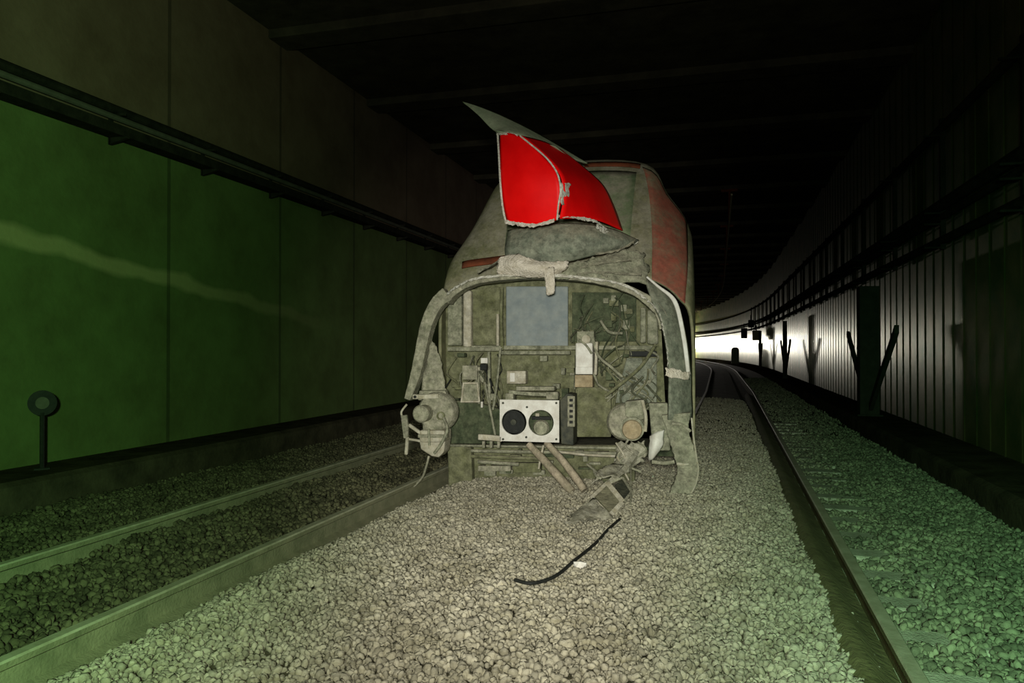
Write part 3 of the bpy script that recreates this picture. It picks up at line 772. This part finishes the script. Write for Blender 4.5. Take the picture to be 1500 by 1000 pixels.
# bracket frame on the left, small white connector, white box
fr = empty('bracket_frame'); fr.parent = train
for q in ([(679, 560), (676, 588)], [(699, 560), (702, 588)], [(679, 561), (700, 561)], [(675, 588), (703, 588)]):
    ptube('bar', q, .012, M['pale'], fr, .04)
plate('plate', [(679, 562), (699, 562), (702, 587), (676, 587)], .06, .02, M['mech'], fr)
pbox('fitting', 677, 535, 699, 556, .06, .1, M['rim'])
pbox('connector', 704, 524, 714, 532, .04, .06, M['white'])['label'] = 'tiny white connector'
pbox('connector', 703, 533, 713, 542, .04, .06, M['black'])
pbox('connector', 704, 588, 707, 597, .0, .04, M['white'])
wb = pbox('white_box', 742, 543, 770, 562, .06, .14, M['pale'], bevel=.01); wb['label'] = 'small pale box on the lower board'
pbox('white_label', 747, 546, 754, 559, .052, .006, M['white'], wb)
for q in ([(700, 540), (702, 600)], [(716, 515), (717, 600)]):
    ptube('pipe', q, .018, M['mech'], None, .12)
# pale vertical unit right of centre
un = pbox('pale_unit', 843, 502, 868, 548, -.02, .22, M['white'], bevel=.012); un['label'] = 'pale upright box unit right of centre'
pbox('cap', 845, 485, 870, 503, .0, .18, M['mech'], un)
MB().disc(L(859, 497, -.02), [(.045, -.02), (.045, .03), (.02, .04)]).build('knob', M['pale'], un, 40)
pbox('lid', 843, 537, 868, 548, -.035, .02, M['white'], un)
pbox('tan_label', 842, 549, 868, 567, .0, .18, M['tan'], un)
band('side_rail', [(874, 500, .0), (873, 525, .0), (872, 549, .0)], .03, .12, M['pale'], un)
ptube('hose', [(847, 497, -.04), (858, 505, -.05), (867, 518, -.05)], .012, M['mech'], un)
pbox('tan_board', 845, 567, 895, 640, .16, .05, M['olive'], bevel=.01)

# --- central plate with two round ports
cp = empty('twin_port_box'); cp.parent = train
dyp = -.38
def holed_plate(x0, y0, x1, y1, holes, dy, th, m, parent, name):
    """rectangular plate with round holes, made by bridging in 2-D with a fine mesh"""
    a = L(x0, y0, dy); b = L(x1, y1, dy); nx, nz = 72, 52
    hs = [(L(hx, hy, dy), hr) for hx, hy, hr in holes]
    vs = []; fs = []
    for j in range(nz + 1):
        for i in range(nx + 1):
            x = a.x + (b.x - a.x) * i / nx; z = b.z + (a.z - b.z) * j / nz
            vs.append([x, dy, z])
    inside = lambda x, z: any((x - c.x) ** 2 + (z - c.z) ** 2 < r * r for c, r in hs)
    ids = lambda i, j: j * (nx + 1) + i
    edge = set(); keep = []
    for j in range(nz):
        for i in range(nx):
            q = [ids(i, j), ids(i + 1, j), ids(i + 1, j + 1), ids(i, j + 1)]
            cx = sum(vs[k][0] for k in q) / 4; cz = sum(vs[k][2] for k in q) / 4
            if not inside(cx, cz): keep.append(tuple(q))
    for k, v in enumerate(vs):
        for c, r in hs:
            d = math.hypot(v[0] - c.x, v[2] - c.z)
            if abs(d - r) < .0075 * 1.2 and d > 1e-5:
                v[0] = c.x + (v[0] - c.x) * r / d; v[2] = c.z + (v[2] - c.z) * r / d
    o = mesh(name, vs, keep, m, parent, solid=0)
    s = o.modifiers.new('solid', 'SOLIDIFY'); s.thickness = th; s.offset = -1 if o.data.polygons[0].normal.y < 0 else 1
    return o
R0 = .131
holed_plate(732, 585, 819, 648, [(753, 618, R0), (792.5, 619, R0)], dyp, .03, M['white'], cp, 'face_plate')
pbox('housing', 733, 588, 818, 646, dyp + .10, .30, M['dkolive'], cp, .01)
band('flange', [(700, 640, dyp), (716, 641, dyp), (735, 643, dyp)], .06, .05, M['pale'], cp)
MB().disc(L(753, 618, dyp + .10), [(R0 * 1.0, -.02), (R0 * 1.0, .085), (R0 * .9, .085), (R0 * .86, .02), (.0, .02)]).build('black_port', M['black'], cp, 40)['label'] = 'left round port, black inside'
MB().disc(L(753, 618, dyp + .08), [(.03, .0), (.03, .03), (.0, .035)]).build('port_core', M['steel'], cp, 40)
pr = MB().disc(L(792.5, 619, dyp + .10), [(R0, -.02), (R0, .05), (R0 * .93, .05), (R0 * .9, .01), (0, .01)]).build('grimy_port', M['dkolive'], cp, 40)
pr['label'] = 'right round port, olive and dirty inside'
MB().disc(L(793, 626, dyp + .10), [(.09, .0), (.07, .05), (.0, .06)]).build('port_core', M['mech'], cp, 40)
c = L(793, 612, dyp + .06); MB().box(c.x - .10, c.x + .10, c.y - .02, c.y + .03, c.z - .018, c.z + .018).build('port_bar', M['black'], cp, bevel=.005)
c = L(787, 608, dyp + .05); MB().box(c.x - .02, c.x + .02, c.y, c.y + .05, c.z - .02, c.z + .02).build('port_bit', M['pale'], cp, bevel=.005)
plate('side_face', [(820, 586), (830, 576), (840, 578), (840, 652), (822, 650)], dyp + .12, .30, M['steel'], cp, .008)
pbox('slotted_bar', 831, 580, 842, 625, dyp + .08, .06, M['rim'], cp)
for k in range(5):
    pbox('slot', 834, 584 + k * 8, 839, 588 + k * 8, dyp + .074, .01, M['black'], cp, .001)
for q in ((740, 576, 752, 586), (800, 574, 817, 585), (756, 566, 812, 572)):
    pbox('clamp', *q, dyp + .08, .12, M['rim'], cp)
band('clamp_bar', [(745, 574, dyp + .1), (780, 577, dyp + .1), (818, 578, dyp + .1)], .04, .08, M['mech'], cp)
for bx_, by_ in ((737, 590), (772, 596), (815, 590), (771, 640), (737, 643), (815, 643)):
    MB().disc(L(bx_, by_, dyp - .001), [(.012, 0), (.012, .01), (.0, .012)], k=8).build('bolt', M['steel'], cp)

# --- left buffer cluster
lb = empty('left_buffer'); lb.parent = train
MB().disc(L(640, 603, -.25), [(.215, -.10), (.215, 0), (.19, .03), (.10, .035), (.0, .035)], ax=(0, -1, 0)).build('back_disc', M['rim'], lb, 40)
MB().disc(L(616, 606, -.40), [(.09, -.16), (.092, 0), (.075, .02), (0, .025)], ax=(-.1, -1, 0)).build('front_disc', M['rim'], lb, 40)
MB().disc(L(645, 609, -.31), [(.045, -.1), (.045, 0), (.03, 0), (.03, -.03), (0, -.03)]).build('socket', M['olive'], lb, 40)
pbox('neck', 618, 614, 648, 634, -.30, .22, M['rim'], lb, .03)
pbox('block', 614, 630, 651, 648, -.36, .26, M['pale'], lb, .02)
plate('block', [(614, 646), (652, 646), (650, 662), (642, 670), (632, 668), (616, 658)], -.34, .22, M['pale'], lb, .015)
pbox('clamp', 612, 636, 655, 641, -.38, .03, M['rim'], lb, .004)
ptube('bolt_rod', [(628, 628, -.38), (629, 652, -.38)], .014, M['mech'], lb, k=8)
ptube('hose', [(650, 612, -.34), (655, 630, -.38), (646, 650, -.38), (636, 664, -.36)], .016, M['mech'], lb)
band('top_bracket', [(604, 581, -.3), (620, 581, -.3), (642, 580, -.3)], .05, .08, M['pale'], lb)
plate('top_plate', [(614, 572), (652, 572), (656, 586), (612, 586)], -.22, .1, M['rim'], lb, .01)
MB().disc(L(608, 581, -.32), [(.016, 0), (.016, .012), (0, .014)], k=10).build('bolt', M['black'], lb)
ptube('lever', [(596, 592, -.3), (588, 603, -.3), (590, 612, -.3)], .012, M['pale'], lb)
band('lever', [(591, 608, -.32), (593, 625, -.32), (594, 642, -.32)], [.07, .07, .05], .04, M['rim'], lb)
band('lever', [(596, 640, -.32), (595, 655, -.32), (594, 666, -.32)], .035, .04, M['pale'], lb)
band('lever', [(598, 622, -.3), (612, 632, -.3), (620, 637, -.3)], .035, .04, M['pale'], lb)
band('lever', [(596, 643, -.3), (610, 645, -.3), (622, 648, -.3)], .025, .04, M['pale'], lb)
# --- right buffer cluster
rb = empty('right_buffer'); rb.parent = train
MB().disc(L(916, 618, -.22), [(.19, -.10), (.19, 0), (.165, .03), (.1, .03), (0, .02)]).build('back_disc', M['rim'], rb, 40)
plate('bracket', [(915, 588), (942, 585), (946, 612), (934, 618), (916, 610)], -.34, .2, M['mech'], rb, .015)
MB().disc(L(926, 629, -.42), [(.105, -.15), (.105, 0), (.09, .03), (.05, .045), (0, .05)]).build('front_disc', M['tan'], rb, 40)
MB().disc(L(926, 628, -.425), [(.118, -.04), (.118, 0), (.106, .005)]).build('collar', M['mech'], rb, 40)
ptube('edge_bar', [(941, 586, -.38), (946, 610, -.4), (945, 632, -.42)], .018, M['pale'], rb)
grid('white_flap', [[(952, 638, -.3), (960, 634, -.34), (972, 628, -.3)], [(951, 650, -.32), (960, 650, -.38), (972, 646, -.32)], [(950, 674, -.3), (956, 672, -.34), (966, 660, -.3)]], M['white'], rb, .012, 4, .01, 12, .005)
grid('crumpled_foil', [[(908, 650, -.3), (925, 646, -.4), (945, 648, -.35)], [(902, 668, -.32), (920, 668, -.45), (945, 664, -.35)], [(895, 690, -.34), (912, 692, -.5), (935, 682, -.38)]], M['foil'], rb, .012, 6, .05, 12, .02)
for k in range(7):
    x = 905 + random.uniform(-5, 30); y = 645 + random.uniform(-6, 35)
    ptube('wire', [(x, y, -.4), (x + random.uniform(-14, 14), y + 12, -.46), (x + random.uniform(-20, 20), y + 26, -.42)], random.uniform(.006, .012), M[random.choice(['pale', 'mech', 'foil'])], rb, k=6)
plate('side_plate', [(950, 590), (978, 590), (982, 660), (956, 660)], -.02, .12, M['mech'], None, .015)
plate('side_plate', [(655, 585), (700, 590), (735, 600), (732, 650), (655, 650)], .10, .1, M['dkolive'], None, .015)
ptube('rod', [(955, 676, -.2), (975, 678, -.2), (988, 676, -.2)], .022, M['rim'])

# --- under-nose beams and skirt
pbox('skirt', 656, 652, 930, 712, .14, .12, M['olive'], bevel=.02)['label'] = 'grimy lower skirt reaching the ballast'
plate('skirt_post', [(655, 650), (690, 655), (692, 716), (657, 718)], .02, .14, M['olive'], None, .015)
for (y, x0, x1, r, mm) in ((652, 652, 905, .014, 'mech'), (660, 690, 905, .018, 'mech'), (668, 690, 800, .02, 'olive'), (676, 700, 760, .02, 'mech')):
    ptube('rod', [(x0, y, -.02), ((x0 + x1) / 2, y + 2, -.02), (x1, y + 4, -.02)], r, M[mm])
ptube('rod', [(815, 661, -.08), (860, 666, -.08), (906, 668, -.08)], .014, M['pale'])
pbox('step_block', 700, 682, 748, 690, .04, .1, M['rim'])
pbox('step_block', 752, 678, 792, 692, .04, .1, M['olive'])
for x in (706, 717, 728): pbox('bracket', x, 646, x + 4, 656, dyp + .1, .05, M['rim'])
for i in range(26):
    x = random.uniform(692, 890); y = random.uniform(652, 704)
    pbox('fitting', x, y, x + random.uniform(5, 22), y + random.uniform(3, 8), random.uniform(.03, .1), .08, M[random.choice(['olive', 'dkolive', 'mech'])])
ptube('hose', [(774, 650, -.30), (795, 672, -.36), (820, 700, -.46), (838, 720, -.52)], [.034, .04, .044, .042], M['pink'], k=12)
ptube('hose', [(800, 648, -.26), (822, 672, -.34), (842, 698, -.44), (856, 718, -.50)], [.034, .036, .04, .038], M['pink'], k=12)
ptube('rod', [(796, 652, -.3), (792, 670, -.32), (789, 686, -.3)], .012, M['pale'])
# thin loose cable hanging from the left buffer to the ballast
ptube('hanging_cable', [(628, 668, -.25), (624, 684, -.3), (618, 700, -.4), (606, 712, -.5)], .013, M['rim'])

# ------------------------------------------------------------------ broken bracket frame lying from the nose to the ballast
def zc(py): return 7.45 - (py - 640) * (1.55 / 140)
def Q(px, py, d=0): return Wd(px, py, zc(py) + d)
bk = empty('broken_bracket', G(885, 740, .12))
tag(bk, 'bent metal bracket frame and crumpled sheet hanging onto the ballast under the right buffer', 'bracket')
bk_inv = Matrix.Translation(-bk.location)
def adopt(o): o.matrix_parent_inverse = bk_inv; return o
def strip(a, b, w, th=.02):
    a = Vector(a); b = Vector(b); t = (b - a).normalized(); v = ((a + b) / 2 - EYE).normalized(); n = t.cross(v).normalized()
    return [a + n * w / 2, b + n * w / 2, b - n * w / 2, a - n * w / 2], v * th
def bar(pts, w, m, name='bar'):
    M_ = MB()
    for i in range(len(pts) - 1):
        P, o = strip(pts[i], pts[i + 1], w); M_.prism(P, o)
    return adopt(M_.build(name, m, bk))
bar([Q(934, 660), Q(912, 690), Q(890, 708)], .045, M['foil'])
bar([Q(889, 707), Q(912, 735)], .05, M['pale']); bar([Q(912, 735), Q(892, 756)], .04, M['pale'])
bar([Q(892, 756), Q(866, 729)], .045, M['pale']); bar([Q(866, 729), Q(890, 706)], .03, M['pale'])
bar([Q(896, 706), Q(912, 699), Q(925, 720), Q(914, 734)], .02, M['mech'])
bar([Q(866, 730), Q(845, 752), Q(836, 762)], .025, M['mech'])
adopt(mesh('dark_plate', [Q(900, 711, .03), Q(911, 703, .03), Q(922, 720, .03), Q(915, 731, .03)], [(0, 1, 2, 3)], M['steel'], bk, solid=.01))
adopt(mesh('yellow_plate', [Q(889, 711, .03), Q(908, 734, .03), Q(893, 750, .03), Q(872, 728, .03)], [(0, 1, 2, 3)], M['olive'], bk, solid=.01))
def wgrid(name, rows, m, **kw):
    R = [[Q(*p) for p in r] for r in rows]
    return adopt(grid(name, R, m, bk, **kw))
wgrid('crumpled_sheet', [[(838, 754), (867, 731), (895, 757), (908, 752)], [(832, 764, -.02), (862, 750, -.03), (888, 768, -.02), (902, 762)], [(822, 772), (850, 772, -.04), (872, 782, -.02), (890, 772)],
                         [(830, 782), (850, 786), (866, 790), (880, 780)]], M['foil'], th=.01, k=5, crump=.035, cs=9, rag=.015)
wgrid('crumpled_sheet', [[(868, 705), (880, 698), (900, 700)], [(872, 698), (886, 690), (906, 690)], [(880, 690), (892, 682), (912, 680)]], M['foil'], th=.01, k=4, crump=.03, cs=12, rag=.01)
adopt(MB().tube([Q(860, 680), Q(872, 690), Q(880, 700), Q(874, 697), Q(870, 690)], .012, 6).build('wire', M['mech'], bk))
adopt(MB().tube([Q(924, 676), Q(924, 700), Q(924, 722), Q(923, 740)], .006, 6).build('wire', M['mech'], bk))

# loose black cable on the ballast
P = [G(x, y, .155) for x, y in ((908, 760), (890, 776), (876, 792), (860, 806), (840, 822), (819, 840), (798, 850), (775, 854), (754, 849))]
tag(MB().tube(P, .011, 8).build('loose_cable', M['black'], None, 50), 'loose black cable curving over the pale ballast in front of the train', 'cable')
# pale loose stones
for (x, y, r, lab) in ((850, 829, .036, 'white stone lying beside the loose black cable'), (735, 856, .034, 'small pale stone left of the cable end'),
                       (718, 863, .03, 'small pale stone on the ballast, farther left of the cable end'), (1213, 840, .045, 'pale stone lying beside the rusty rail')):
    p = G(x, y, .14 if x < 1100 else .03)
    vs = [Vector(v) * r * random.uniform(.75, 1.25) for v in ICO]
    vs = [Vector((v.x * 1.2, v.y, v.z * 1.1)) for v in vs]
    o = mesh('pale_stone', vs, [tuple(int(a) for a in f) for f in ICF], M['white'] if x == 850 else M['pale']); o.location = p
    tag(o, lab, 'stone', 'pale loose stones')
